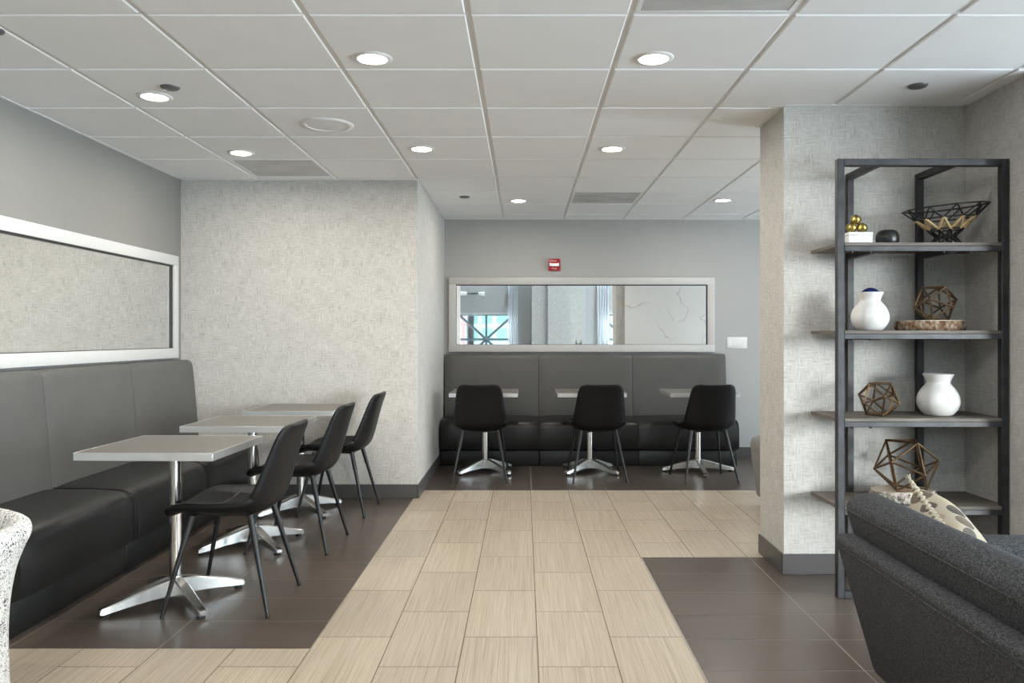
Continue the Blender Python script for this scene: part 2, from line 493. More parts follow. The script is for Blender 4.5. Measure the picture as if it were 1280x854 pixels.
# ceiling -----------------------------------------------------------
GX = [-.21 + .612 * k for k in range(-4, 11)]
GY = [2.99 + .61 * k for k in range(-9, 10)]
GX[0] = XL; GX[-1] = XE
bm = B()
f = bm.faces.new([bm.verts.new(p) for p in ((XL, -2, ZC + .007), (XL, YB, ZC + .007), (XE, YB, ZC + .007), (XE, -2, ZC + .007))]); f.material_index = 1
vent_cells = [(-2.046, 5.43), (.402, 6.65), (.402, 2.38)]
ys = [y for y in GY if y > -2] ; ys = [-2.0] + ys + [YB]
for i in range(len(GX) - 1):
    for j in range(len(ys) - 1):
        x0, x1, y0, y1 = GX[i], GX[i + 1], ys[j], ys[j + 1]
        if y1 > YB: y1 = YB
        if y1 - y0 < .05: continue
        if any(abs(x0 - vx) < .05 and abs(y0 - vy) < .08 for vx, vy in vent_cells): continue
        g = .0115
        n0 = len(bm.faces)
        # tegular tile: a lower face with a bevelled lip
        a = [(x0 + g, y0 + g), (x1 - g, y0 + g), (x1 - g, y1 - g), (x0 + g, y1 - g)]
        c = [(x0 + g + .004, y0 + g + .004), (x1 - g - .004, y0 + g + .004), (x1 - g - .004, y1 - g - .004), (x0 + g + .004, y1 - g - .004)]
        va = [bm.verts.new((p[0], p[1], ZC + .0068)) for p in a]
        vb = [bm.verts.new((p[0], p[1], ZC + .003)) for p in a]
        vc = [bm.verts.new((p[0], p[1], ZC)) for p in c]
        for k in range(4):
            q = (k + 1) % 4
            bm.faces.new([va[k], va[q], vb[q], vb[k]]); bm.faces.new([vb[k], vb[q], vc[q], vc[k]])
        bm.faces.new(vc)
box(bm, XL - .2, XE + .2, -2.0, YB + .2, ZC + .03, ZC + .12)
struct('ceiling', bm, [M['ceiling_tile'], M['tbar']])
bm = B(); box(bm, XL - .2, XE + .2, YS - .2, -2.0, ZH, ZH + .12); struct('ceiling_lounge', bm, M['ceiling_tile'])
bm = B(); box(bm, XL, XE, -2.06, -2.0, ZC - .02, ZH); struct('wall_bulkhead', bm, M['paint_back'])
# perimeter angle
bm = B()
def angle_strip(x0, x1, y0, y1): box(bm, x0, x1, y0, y1, ZC - .002, ZC + .007)
angle_strip(XL, XL + .022, -2, YT); angle_strip(XL, XR_ALC, YT - .022, YT); angle_strip(XR_ALC, XR_ALC + .022, YT, YB)
angle_strip(XR_ALC, XE, YB - .022, YB); angle_strip(XK, XN, YK0 - .022, YK0); angle_strip(XK - .022, XK, YK0, YK1)
angle_strip(XN - .022, XN, 3.63, YK0)
struct('trim_1', bm, M['tbar'])

# walls -------------------------------------------------------------
def wall_with_holes(name, axis, pos0, pos1, a0, a1, z0, z1, holes, mat):
    """wall slab; axis 'x' -> plane x=const running along y; 'y' -> plane y=const running along x"""
    bm = B()
    def bx(p0, p1, q0, q1):
        if p1 - p0 < 1e-4 or q1 - q0 < 1e-4: return
        if axis == 'x': box(bm, pos0, pos1, p0, p1, q0, q1)
        else: box(bm, p0, p1, pos0, pos1, q0, q1)
    cur = a0
    for h0, h1, hz0, hz1 in sorted(holes):
        bx(cur, h0, z0, z1); bx(h0, h1, z0, hz0); bx(h0, h1, hz1, z1); cur = h1
    bx(cur, a1, z0, z1)
    return struct(name, bm, mat)
WL = []
WR = [(-5.6, -4.0, .15, 3.1), (-3.4, -.1, .15, 2.34), (.2, 1.9, .15, 2.34), (2.2, 3.9, .15, 2.34), (5.4, 7.0, .15, 2.34)]  # last opening is an unseen window added to bring daylight into the back room
WS = [(-2.45, -.22, .35, 1.93), (2.12, 5.7, .35, 1.93)]
WH = [(-2.45, .1, 2.78, 3.5), (1.8, 5.7, 2.78, 3.5)]  # unseen high openings, added to throw more daylight onto the far walls
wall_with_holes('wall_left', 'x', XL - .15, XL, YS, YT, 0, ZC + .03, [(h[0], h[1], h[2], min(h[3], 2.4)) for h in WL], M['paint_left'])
bm = B(); box(bm, XL - .15, XR_ALC, YT, YB + .15, 0, ZC + .03); struct('wall_left_wallcovered', bm, M['wallcover'])
bm = B(); box(bm, XR_ALC, XE + .15, YB, YB + .15, 0, ZC + .03); struct('wall_back', bm, M['paint_back'])
bm = B(); box(bm, XK, XE, YK0, YK1, 0, ZC + .03); struct('wall_partition', bm, M['wallcover'])
bm = B(); box(bm, XN, XN + .12, 3.63, YK0, 0, ZC + .03); struct('wall_right', bm, M['wallcover'])
wall_with_holes('wall_right_lounge', 'x', XE, XE + .15, YS, YB, 0, ZC + .03, [(h[0], h[1], h[2], min(h[3], 2.4)) for h in WR], M['paint_back'])
bm = B(); box(bm, XL - .15, XL, YS, -2.0, ZC + .03, ZH); box(bm, XE, XE + .15, YS, -2.0, ZC + .03, ZH); struct('wall_lounge_upper', bm, M['paint_back'])
wall_with_holes('wall_rear', 'y', YS - .15, YS, XL - .15, XE + .15, 0, 2.4, WS, M['paint_back'])
wall_with_holes('wall_rear_upper', 'y', YS - .15, YS, XL - .15, XE + .15, 2.4, ZH, WH, M['paint_back'])
bm = B(); box(bm, .215, 1.70, YS, YS + .42, 0, ZH); box(bm, .655, 1.345, YS + .42, YS + .50, 0, ZH); struct('wall_rear_pier', bm, M['wallcover'])
# windows
wi = 0
def window(axis, pos, a0, a1, z0, z1, nx):
    global wi; wi += 1
    bm = B(); f = .05
    def bx(p0, p1, q0, q1, w=.05):
        if axis == 'x': box(bm, pos - w / 2, pos + w / 2, p0, p1, q0, q1)
        else: box(bm, p0, p1, pos - w / 2, pos + w / 2, q0, q1)
    bx(a0, a1, z0, z0 + f); bx(a0, a1, z1 - f, z1); bx(a0, a0 + f, z0, z1); bx(a1 - f, a1, z0, z1)
    for k in range(1, nx):
        c = a0 + (a1 - a0) * k / nx; bx(c - .02, c + .02, z0, z1)
    fr = struct('window_%d' % wi, bm, M['white_paint'])
    bm = B()
    if axis == 'x': box(bm, pos - .004, pos + .004, a0 + f, a1 - f, z0 + f, z1 - f)
    else: box(bm, a0 + f, a1 - f, pos - .004, pos + .004, z0 + f, z1 - f)
    link_mesh('window_pane', bm, M['glass'], fr, smooth=False)
    # sky portal that fits the opening
    ld = bpy.data.lights.new('sky_portal', 'AREA'); ld.shape = 'RECTANGLE'; ld.size = a1 - a0; ld.size_y = z1 - z0
    ld.cycles.is_portal = True
    lo = bpy.data.objects.new('sky_portal', ld); COL.objects.link(lo)
    c = ((a0 + a1) / 2, (z0 + z1) / 2)
    if axis == 'x':
        sgn = 1 if pos > 0 else -1
        lo.location = (pos + sgn * .05, c[0], c[1]); lo.rotation_euler = (PI / 2, 0, PI / 2 if sgn > 0 else -PI / 2)
    else:
        lo.location = (c[0], pos - .05, c[1]); lo.rotation_euler = (PI / 2, 0, PI + PI)
        lo.rotation_euler = (-PI / 2, 0, PI) if False else (PI / 2, 0, 0)
        lo.rotation_euler = (PI / 2, 0, PI)
for h in WL: window('x', XL - .075, h[0], h[1], h[2], min(h[3], 2.4), 2)
for h in WR: window('x', XE + .075, h[0], h[1], h[2], min(h[3], 2.4), 1)
for h in WS + WH: window('y', YS - .075, h[0], h[1], h[2], h[3], 1)

# marble slab behind the partition
bm = B(); box(bm, 1.497, 4.6, YK1, YK1 + .03, 0, 2.40, .002, 1); struct('trim_2', bm, M['marble'])

# baseboards
def baseboard(name, boxes):
    bm = B()
    for b in boxes: box(bm, *b, 0, .108, .002, 1)
    struct(name, bm, M['base_tile'])
def runs(a0, a1, step=.61):
    out = []; c = a0
    while c < a1 - 1e-6:
        e = min(c + step, a1); out.append((c + .0008, e - .0008)); c = e
    return out
T = .011
baseboard('baseboard_left_wallcovered', [(a, b, YT - T, YT) for a, b in runs(XL, XR_ALC)])
baseboard('baseboard_return', [(XR_ALC, XR_ALC + T, a, b) for a, b in runs(YT - T, YB)])
baseboard('baseboard_back', [(a, b, YB - T, YB) for a, b in runs(XR_ALC + T, XE)])
baseboard('baseboard_partition', [(a, b, YK0 - T, YK0) for a, b in runs(XK - T, XN, .30)] + [(XK - T, XK, a, b) for a, b in runs(YK0, YK1)])
baseboard('baseboard_right', [(XN - T, XN, a, b) for a, b in runs(3.63, YK0 - T)])
baseboard('baseboard_left', [(XL, XL + T, a, b) for a, b in runs(YS, YT - T)])

# ------------------------------------------------------------------ ceiling fittings
def downlight(x, y, label, power=5.8):
    t = thing('recessed_downlight', label, 'ceiling light', (x, y, ZC), 0, 'recessed ceiling downlights')
    bm = B(); lathe(bm, [(.060, .004), (.0605, -.002), (.064, -.006), (.082, -.005), (.087, -.001), (.087, .002)], 40)
    link_mesh('trim_ring', bm, M['white_plastic'], t)
    bm = B(); lathe(bm, [(0, -.0015), (.061, -.0015)], 40)
    link_mesh('lens', bm, M['lens'], t)
    ld = bpy.data.lights.new('downlight_lamp', 'AREA'); ld.shape = 'DISK'; ld.size = .115; ld.energy = power; ld.color = (1, .94, .86)
    lo = bpy.data.objects.new('downlight_lamp', ld); COL.objects.link(lo); lo.parent = t; lo.location = (0, 0, -.004)
    return t
downlight(-.66, 3.46, 'white recessed downlight nearest the camera, left of the two in the near ceiling row')
downlight(.565, 3.46, 'white recessed downlight in the near ceiling row, just behind the perforated vent')
downlight(-1.865, 4.01, 'lit recessed downlight beside a dark sprinkler cover above the left banquette')
downlight(-1.866, 5.235, 'lit recessed downlight touching the vent by the textured wall')
downlight(-.66, 5.124, 'lit recessed downlight right of the round speaker, near the wall corner')
downlight(.568, 5.124, 'lit recessed downlight in the middle ceiling row above the beige aisle')
downlight(-.05, 7.08, 'small far downlight in front of the red fire alarm wall')
downlight(1.765, 7.05, 'far recessed downlight close beside the textured partition edge')

downlight(-1.865, 1.63, 'added unseen fill downlight over the speckled tub chair, above the top edge of the picture')  # this row is unseen, added to brighten the partition front and ceiling
downlight(-.66, 1.63, 'added unseen fill downlight over the near aisle left side, above the top picture edge')
downlight(.565, 1.63, 'added unseen fill downlight over the near aisle right side, above the top picture edge')
def sprinkler(x, y, label):
    bm = B(); lathe(bm, [(0, -.010), (.036, -.010), (.043, -.006), (.046, 0), (.046, .003)], 32)
    o = link_mesh('sprinkler_cover', bm, M['grey_metal_disc']); o.location = (x, y, ZC)
    tag(o, label, 'sprinkler cover', 'round sprinkler covers')
sprinkler(-1.72, 3.86, 'dark round sprinkler cover on ceiling beside the left downlight')
sprinkler(-.515, 6.88, 'dark sprinkler cover on the far ceiling near the textured wall corner')
sprinkler(1.90, 3.835, 'grey sprinkler cover on ceiling above the black shelving unit')
sprinkler(-2.105, 3.14, 'sprinkler cover cut by the left edge of the picture')

t = thing('ceiling_speaker', 'large white round flush speaker in the ceiling', 'speaker', (-1.125, 4.543, ZC))
bm = B(); lathe(bm, [(.118, -.004), (.122, -.008), (.142, -.007), (.150, -.001), (.150, .003)], 48); link_mesh('speaker_rim', bm, M['white_plastic'], t)
bm = B(); lathe(bm, [(0, -.007), (.06, -.0065), (.119, -.004)], 48); link_mesh('grille', bm, M['speaker_cloth'], t)

def vent(x, y, label, mat):
    t = thing('ceiling_vent', label, 'vent', (x + .306, y + .305, ZC), 0, 'perforated ceiling vents')
    h = .293; w = .018
    bm = B()
    box(bm, -h, h, -h, -h + w, 0, .01, .001, 1); box(bm, -h, h, h - w, h, 0, .01, .001, 1)
    box(bm, -h, -h + w, -h + w, h - w, 0, .01, .001, 1); box(bm, h - w, h, -h + w, h - w, 0, .01, .001, 1)
    link_mesh('vent_frame', bm, M['tbar'], t)
    bm = B(); box(bm, -h + w, h - w, -h + w, h - w, .002, .009); link_mesh('perforated_panel', bm, mat, t, smooth=False)
vent(-2.046, 5.43, 'perforated grey vent tile against the left textured wall', M['vent'])
vent(.402, 6.65, 'dust-stained vent tile above the middle of the back wall', M['vent_stained'])
vent(.402, 2.38, 'perforated vent tile at the top edge of the picture', M['vent'])

# ------------------------------------------------------------------ wall fittings
def wall_mirror(label, loc, rz, Lw=2.74, Hh=.768):
    """local: wall plane y=0, room towards -y, centre at origin"""
    t = thing('wall_mirror', label, 'mirror', loc, rz)
    a, b, w = Lw / 2, Hh / 2, .074
    bm = B()
    box(bm, -a, a, -.042, -.001, b - w, b, .003, 2); box(bm, -a, a, -.042, -.001, -b, -b + w, .003, 2)
    box(bm, -a, -a + w, -.042, -.001, -b + w - .002, b - w + .002, .003, 2); box(bm, a - w, a, -.042, -.001, -b + w - .002, b - w + .002, .003, 2)
    link_mesh('frame', bm, M['white_paint'], t)
    bm = B(); e = .010
    box(bm, -a + w, a - w, -.028, -.012, b - w - e, b - w); box(bm, -a + w, a - w, -.028, -.012, -b + w, -b + w + .004)
    box(bm, a - w - e, a - w, -.028, -.012, -b + w, b - w); box(bm, -a + w, -a + w + .004, -.028, -.012, -b + w, b - w)
    link_mesh('inner_lip', bm, M['mirror_edge'], t, smooth=False)
    bm = B(); box(bm, -a + w - .002, a - w + .002, -.016, -.006, -b + w - .002, b - w + .002)
    link_mesh('mirror_glass', bm, M['mirror'], t, smooth=False)
wall_mirror('wide white-framed mirror on the back wall below the fire alarm', (.595, YB, 1.477), 0)
wall_mirror('wide white-framed mirror on the left wall above the banquette', (XL, 6.02 - 1.37, 1.474), PI / 2)

ZA = 1.25 + (421 - 331) * 8.2 / 993
t = thing('fire_alarm_strobe', 'small red fire alarm strobe on the back wall above the mirror', 'fire alarm', ((692.7 - 655) * 8.2 / 993, YB, ZA))
bm = B(); box(bm, -.061, .061, -.03, 0, -.061, .061, .005, 2); link_mesh('housing', bm, M['red_plastic'], t)
bm = B(); prism(bm, [(-.050, -.016), (.050, -.016), (.050, .018), (.026, .010), (-.026, .010), (-.050, .018)], -.042, -.029, 'y', .002, 1); link_mesh('strobe_lens', bm, M['strobe'], t)
for sx in (-.052, .052):
    bm = B(); box(bm, sx - .004, sx + .004, -.034, -.028, -.022, .02); link_mesh('lens_bracket', bm, M['mirror_edge'], t, smooth=False)
for zz in (.030, -.048):
    cu = bpy.data.curves.new('lettering', 'FONT'); cu.body = 'FIRE'; cu.size = .022; cu.align_x = 'CENTER'; cu.extrude = .0008; cu.space_character = 1.35
    tmp = bpy.data.objects.new('lettering_outline', cu); COL.objects.link(tmp)
    bpy.context.view_layer.update()
    me = bpy.data.meshes.new_from_object(tmp.evaluated_get(bpy.context.evaluated_depsgraph_get()))
    bpy.data.objects.remove(tmp); bpy.data.curves.remove(cu); me.materials.clear(); me.materials.append(M['lettering'])
    o = bpy.data.objects.new('lettering', me); COL.objects.link(o); o.parent = t
    o.location = (0, -.0305, zz); o.rotation_euler = (PI / 2, 0, 0)

t = thing('light_switch_plate', 'white four-gang light switch plate on the back wall beside the partition', 'light switch', ((921.5 - 655) * 8.21 / 993, YB, 1.25 - 7.5 * 8.21 / 993))
bm = B(); box(bm, -.104, .104, -.007, 0, -.058, .058, .003, 2); link_mesh('plate', bm, M['white_plastic'], t)
for k in range(4):
    bm = B(); c = -.069 + .046 * k
    prism(bm, [(-.007, -.034), (-.013, -.034), (-.008, .034), (-.007, .034)], c - .017, c + .017, 'x'); link_mesh('rocker_switch', bm, M['white_plastic'], t, smooth=False)

# ------------------------------------------------------------------ banquettes
UW = .957
def make_banquette(label, group):
    """local: wall plane y=0, sitter faces -y, unit centred on x"""
    t = thing('banquette_bench', label, 'banquette', (0, 0, 0), 0, group)
    h = UW / 2 - .0015
    bm = B(); box(bm, -h, h, -.53, -.005, .0, .150, .008, 2); link_mesh('base', bm, M['black_vinyl'], t)
    # seat: a soft box with a crowned top
    bm = B()
    nx, ny = 14, 12
    prof = [(-.05, .158), (-.55, .158), (-.578, .164), (-.588, .19), (-.593, .28), (-.590, .375), (-.578, .412), (-.552, .435), (-.50, .448), (-.40, .455), (-.25, .455), (-.05, .452)]
    rows = []
    for y, z in prof:
        row = []
        for i in range(nx + 1):
            s = -1 + 2 * i / nx
            k = 1 - abs(s) ** 8
            yy = y + (1 - k) * .016 * (1 if y < -.5 else 0)
            zz = z - (1 - k) * .016 * (1 if z > .37 else 0)
            row.append(bm.verts.new((h * math.copysign(abs(s) ** .8, s), yy, zz)))
        rows.append(row)
    for a in range(len(rows) - 1):
        for i in range(nx): bm.faces.new([rows[a][i], rows[a][i + 1], rows[a + 1][i + 1], rows[a + 1][i]])
    for i in range(nx): bm.faces.new([rows[-1][i], rows[-1][i + 1], rows[0][i + 1], rows[0][i]])
    bm.faces.new([r[0] for r in rows]); bm.faces.new([r[-1] for r in rows][::-1])
    seat = link_mesh('seat', bm, M['black_vinyl'], t, angle=50)
    bm = B(); poly_tube(bm, [(h - .002, -.594, .19), (h - .002, -.596, .28), (h - .002, -.590, .37), (h - .002, -.57, .41), (h - .002, -.52, .435), (h - .002, -.35, .445), (h - .002, -.15, .445)], .004, n=6)
    link_mesh('piping', bm, M['black_vinyl'], seat)
    # backrest: raked slab with soft edges
    bm = B()
    prof = [(-.148, .400), (-.150, .46), (-.128, .75), (-.102, 1.02), (-.094, 1.052), (-.078, 1.068), (-.05, 1.074), (-.004, 1.074), (-.004, .40)]
    rows = []
    for y, z in prof:
        row = []
        for i in range(nx + 1):
            s = -1 + 2 * i / nx
            k = abs(s) ** 10
            yy = y + (k * .014 if y < -.06 else 0)
            zz = z - (k * .004 if z > 1.0 else 0)
            row.append(bm.verts.new((h * math.copysign(abs(s) ** .75, s), yy, zz)))
        rows.append(row)
    for a in range(len(rows)):
        b2 = (a + 1) % len(rows)
        for i in range(nx): bm.faces.new([rows[a][i], rows[a][i + 1], rows[b2][i + 1], rows[b2][i]])
    bm.faces.new([r[0] for r in rows]); bm.faces.new([r[-1] for r in rows][::-1])
    link_mesh('backrest', bm, M['grey_vinyl'], t, angle=50)
    return t
gB, gL = 'banquette units along the back wall', 'banquette units along the left wall'
b0 = make_banquette('banquette unit at the left end of the back wall row, against the return wall', gB)
xb = XR_ALC + .014 + UW / 2
b0.location = (xb, YB - .012, 0)
copy_tree(b0, (xb + UW, YB - .012, 0), 0, 'middle banquette unit of the three along the back wall', gB)
copy_tree(b0, (xb + 2 * UW, YB - .012, 0), 0, 'banquette unit at the right end of the back wall row, below the light switch', gB)
yb = YT - .016 - UW / 2
for i, lab in enumerate(('banquette unit of the left wall row that ends at the textured wall',
                         'middle banquette unit on the left wall, behind the second table',
                         'banquette unit nearest the camera on the left wall, behind the white speckled chair')):
    copy_tree(b0, (XL + .012, yb - i * UW, 0), PI / 2, lab, gL)

# ------------------------------------------------------------------ tables
def make_table(label, group, loc, rz, foot0=PI / 4):
    t = thing('pedestal_table', label, 'table', loc, rz, group)
    H, a = .745, .305
    bm = B(); box(bm, -a + .002, a - .002, -a + .002, a - .002, H - .033, H, .0012, 1); link_mesh('tabletop', bm, M['laminate'], t)
    bm = B()
    for k in range(4):
        n0 = set(bm.verts)
        box(bm, -a, a, -a - .002, -a + .002, H - .034, H + .0005, .0006, 1)
        new = [v for v in bm.verts if v not in n0]
        bmesh.ops.rotate(bm, verts=new, cent=(0, 0, 0), matrix=Matrix.Rotation(k * PI / 2, 3, 'Z'))
    link_mesh('edge_band', bm, M['alu_band'], t)
    bm = B(); lathe(bm, [(0, .09), (.0275, .09), (.0275, H - .046), (0, H - .046)], 32); link_mesh('column', bm, M['chrome'], t)
    bm = B(); box(bm, -.14, .14, -.02, .02, H - .046, H - .033, .002, 1); box(bm, -.02, .02, -.14, .14, H - .046, H - .033, .002, 1)
    link_mesh('mounting_plate', bm, M['black_metal'], t)
    bm = B(); lathe(bm, [(0, .034), (.036, .034), (.040, .060), (.038, .108), (.033, .118), (0, .118)], 28); link_mesh('hub', bm, M['alu'], t)
    for k in range(4):
        an = foot0 + k * PI / 2
        # radial stations: (r, top, bottom, half width)
        st = [(.022, .120, .036, .028), (.07, .112, .038, .028), (.12, .099, .037, .0275), (.18, .081, .032, .026), (.24, .063, .025, .024), (.29, .049, .018, .0215), (.322, .041, .0145, .020), (.331, .034, .0165, .017)]
        bm = B(); rings = []
        for r, zt, zb, w in st:
            sec = [(-w, zb), (-w * .92, zt - .006), (-w * .70, zt), (w * .70, zt), (w * .92, zt - .006), (w, zb)]
            rings.append([bm.verts.new((r, s, z)) for s, z in sec])
        for q in range(len(rings) - 1):
            m = len(rings[q])
            for i in range(m):
                j = (i + 1) % m; bm.faces.new([rings[q][i], rings[q][j], rings[q + 1][j], rings[q + 1][i]])
        bm.faces.new(rings[0]); bm.faces.new(rings[-1][::-1])
        bmesh.ops.rotate(bm, verts=bm.verts, cent=(0, 0, 0), matrix=Matrix.Rotation(an, 3, 'Z'))
        ft = link_mesh('base_foot', bm, M['alu'], t, angle=24)
        bm = B(); lathe(bm, [(0, 0), (.019, 0), (.020, .005), (.016, .011), (.008, .012), (.008, .022), (0, .022)], 18, (.304 * math.cos(an), .304 * math.sin(an), 0))
        link_mesh('glide', bm, M['rubber'], ft)
    return t
gT = 'square pedestal tables in front of the banquettes'
t1 = make_table('square grey pedestal table nearest the camera, in front of the left banquette', gT, (-1.645, 3.75, 0), math.radians(-1.5))
copy_tree(t1, (-1.63, 4.77, 0), 0, 'second grey pedestal table of the left row, between its two neighbours', gT)
copy_tree(t1, (-1.60, 5.69, 0), 0, 'farthest grey pedestal table of the left row, by the textured wall', gT)
copy_tree(t1, (-.362, 7.37, 0), 0, 'grey pedestal table at the left end of the back banquette', gT)
copy_tree(t1, (.607, 7.37, 0), 0, 'grey pedestal table at the middle of the back banquette', gT)
make_table('grey pedestal table at the right end of the back banquette, near the light switch', gT, (1.61, 7.36, 0), 0, 0.0)

# ------------------------------------------------------------------ chairs
def make_chair(label, group):
    """local: faces +y, seat centre near origin"""
    t = thing('dining_chair', label, 'chair', (0, 0, 0), 0, group)
    # centre line of the moulded shell: (y, z, half width, rim lift)
    key = [(.240, .432, .150, .004), (.236, .450, .185, .010), (.212, .463, .212, .020), (.16, .464, .232, .034), (.04, .456, .241, .044), (-.07, .452, .240, .052),
           (-.145, .462, .232, .058), (-.190, .490, .222, .060), (-.214, .535, .222, .056), (-.236, .610, .214, .046), (-.258, .700, .202, .034), (-.280, .780, .192, .024),
           (-.294, .820, .178, .018), (-.298, .838, .160, .012), (-.300, .846, .120, .008)]
    c = catmull(key, 4)
    nu = 18; nv = len(c)
    P = [[None] * (nu + 1) for _ in range(nv)]
    for v in range(nv):
        a = c[max(v - 1, 0)]; b = c[min(v + 1, nv - 1)]
        ty, tz = b[0] - a[0], b[1] - a[1]; L = math.hypot(ty, tz) or 1
        ny, nz = -(-tz / L), -(ty / L)   # normal towards the sitter
        ny, nz = tz / L, -ty / L
        if nz < 0 and ny < 0: ny, nz = -ny, -nz
        y, z, w, lift = c[v]
        for u in range(nu + 1):
            s = -1 + 2 * u / nu
            k = abs(s) ** 2.6
            P[v][u] = Vector((w * s, y + ny * lift * k, z + nz * lift * k))
    def nrm(v, u):
        d1 = P[min(v + 1, nv - 1)][u] - P[max(v - 1, 0)][u]; d2 = P[v][min(u + 1, nu)] - P[v][max(u - 1, 0)]
        n = d2.cross(d1).normalized()
        return n
    # make sure the normals point to the sitter's side
    flip = -1 if nrm(4 * 4, nu // 2).z < 0 else 1
    OUT = [[None] * (nu + 1) for _ in range(nv)]; INN = [[None] * (nu + 1) for _ in range(nv)]
    for v in range(nv):
        for u in range(nu + 1):
            e = min(u, nu - u, v, nv - 1 - v)
            th = (.022 if v < 22 else .022 - .007 * min(1, (v - 22) / 10)) * (0.45, .78, .94, 1, 1)[min(e, 4)]
            n = nrm(v, u) * flip
            INN[v][u] = P[v][u] + n * th * .8; OUT[v][u] = P[v][u] - n * th * 1.15
    split = 7 * 4
    def piece(name, v0, v1):
        bm = B()
        I = {(v, u): bm.verts.new(INN[v][u]) for v in range(v0, v1 + 1) for u in range(nu + 1)}
        O = {(v, u): bm.verts.new(OUT[v][u]) for v in range(v0, v1 + 1) for u in range(nu + 1)}
        for v in range(v0, v1):
            for u in range(nu):
                bm.faces.new([I[v, u], I[v, u + 1], I[v + 1, u + 1], I[v + 1, u]])
                bm.faces.new([O[v, u], O[v + 1, u], O[v + 1, u + 1], O[v, u + 1]])
            for u in (0, nu): bm.faces.new([I[v, u], I[v + 1, u], O[v + 1, u], O[v, u]])
        for v in (v0, v1):
            for u in range(nu): bm.faces.new([I[v, u], I[v, u + 1], O[v, u + 1], O[v, u]])
        return link_mesh(name, bm, M['chair_vinyl'], t, angle=80)
    seat = piece('seat', 0, split)
    piece('backrest', split, nv - 1)
    # stitched seam across the seat
    bm = B(); v = 4 * 4
    pts = [INN[v][u] + Vector((0, 0, .0004)) for u in range(1, nu)]
    for a, b in zip(pts[:-1], pts[1:]): tube(bm, a, b, .0024, .0024, 6)
    link_mesh('seam', bm, M['black_metal'], seat)
    # under-seat frame
    bm = B()
    for y in (.13, -.12): tube(bm, (-.165, y, .433), (.165, y, .433), .009)
    for x in (-.10, .10): tube(bm, (x, .13, .433), (x, -.12, .433), .009)
    link_mesh('under_frame', bm, M['black_metal'], t)
    for sx in (-1, 1):
        for y0, y1, sp, xt in ((.135, .238, .238, .165), (-.125, -.232, .232, .150)):
            top = Vector((sx * xt, y0, .440)); bot = Vector((sx * sp, y1, .008))
            bm = B(); mid = top.lerp(bot, .28)
            tube(bm, top, mid, .0150, .0145, 14); tube(bm, mid, bot, .0125, .0085, 14)
            lg = link_mesh('leg', bm, M['black_metal'], t)
            bm = B(); tube(bm, bot + (top - bot).normalized() * .004, Vector((sx * sp * 1.002, y1, 0)), .0092, .0088, 12); link_mesh('foot_cap', bm, M['rubber'], lg)
    return t
gC = 'black moulded dining chairs at the tables'
c1 = make_chair('black moulded chair nearest the camera, at the first left table', gC)
c1.location = (-1.365, 3.76, 0); c1.rotation_euler = (0, 0, PI / 2 - math.radians(1))
copy_tree(c1, (-1.352, 4.78, 0), PI / 2 - math.radians(2), 'black moulded chair at the second table of the left row', gC)
copy_tree(c1, (-1.325, 5.715, 0), PI / 2 - math.radians(2), 'black moulded chair of the left row closest to the textured wall', gC)
copy_tree(c1, (-.378, 6.985, 0), 0, 'black chair seen from behind at the left table of the back wall', gC)
copy_tree(c1, (.637, 6.985, 0), math.radians(3), 'black chair seen from behind at the middle table of the back wall', gC)
copy_tree(c1, (1.58, 6.985, 0), math.radians(5), 'black chair seen from behind at the right table by the partition', gC)

# ------------------------------------------------------------------ shelving unit
t = thing('etagere_shelf', 'tall black steel shelving unit with grey wood shelves beside the sofa', 'shelf', (0, 0, 0))
SX0, SX1, SY0, SY1, SP = 1.497, 2.314, 3.79, 4.165, .033
bm = B(); 
levels = [.44, .86, 1.28, 1.70]
def frame_part(name, *bx):
    bm = B()
    for b in bx: box(bm, *b, .002, 1)
    return link_mesh(name, bm, M['shelf_steel'], t)
frame_part('front_post', (SX0, SX0 + SP, SY0, SY0 + SP + .004, 0, 2.10))
frame_part('front_post', (SX1 - SP, SX1, SY0, SY0 + SP + .004, 0, 2.10))
frame_part('top_rail', (SX0 + SP, SX1 - SP, SY0, SY0 + SP + .004, 2.10 - SP, 2.10))
frame_part('bottom_rail', (SX0 + SP, SX1 - SP, SY0, SY0 + SP + .004, .0, SP))
for bx_ in (1.70, 2.065):
    frame_part('back_post', (bx_ - .0165, bx_ + .0165, SY1 - SP, SY1, 0, 2.10))
    frame_part('top_cross_bar', (bx_ - .0165, bx_ + .0165, SY0 + SP + .004, SY1 - SP, 2.10 - SP, 2.10))
for z in levels:
    frame_part('shelf_rail', (SX0 + SP, SX1 - SP, SY0, SY0 + .030, z - .042, z - .016))
    for bx_ in (1.70, 2.065): frame_part('cross_bar', (bx_ - .0165, bx_ + .0165, SY0 + .030, SY1 - SP, z - .046, z - .017))
    bm = B()
    prism(bm, [(SX0 + .006, SY0 + SP + .006), (SX0 + SP + .001, SY0 + SP + .006), (SX0 + SP + .001, SY0 - .0005), (SX1 - SP - .001, SY0 - .0005), (SX1 - SP - .001, SY0 + SP + .006), (SX1 - .004, SY0 + SP + .006), (SX1 - .004, SY1 - .002), (SX0 + .006, SY1 - .002)], z - .016, z, 'z', .001, 1)
    link_mesh('wood_shelf', bm, M['shelfwood'], t)
    bm = B()
    for bx_ in (1.57, 1.66, 2.01, 2.14): lathe(bm, [(0, -.049), (.006, -.049), (.007, -.042), (0, -.0415)], 12, (bx_, SY0 + .016, z))
    link_mesh('bolt', bm, M['black_metal'], t)

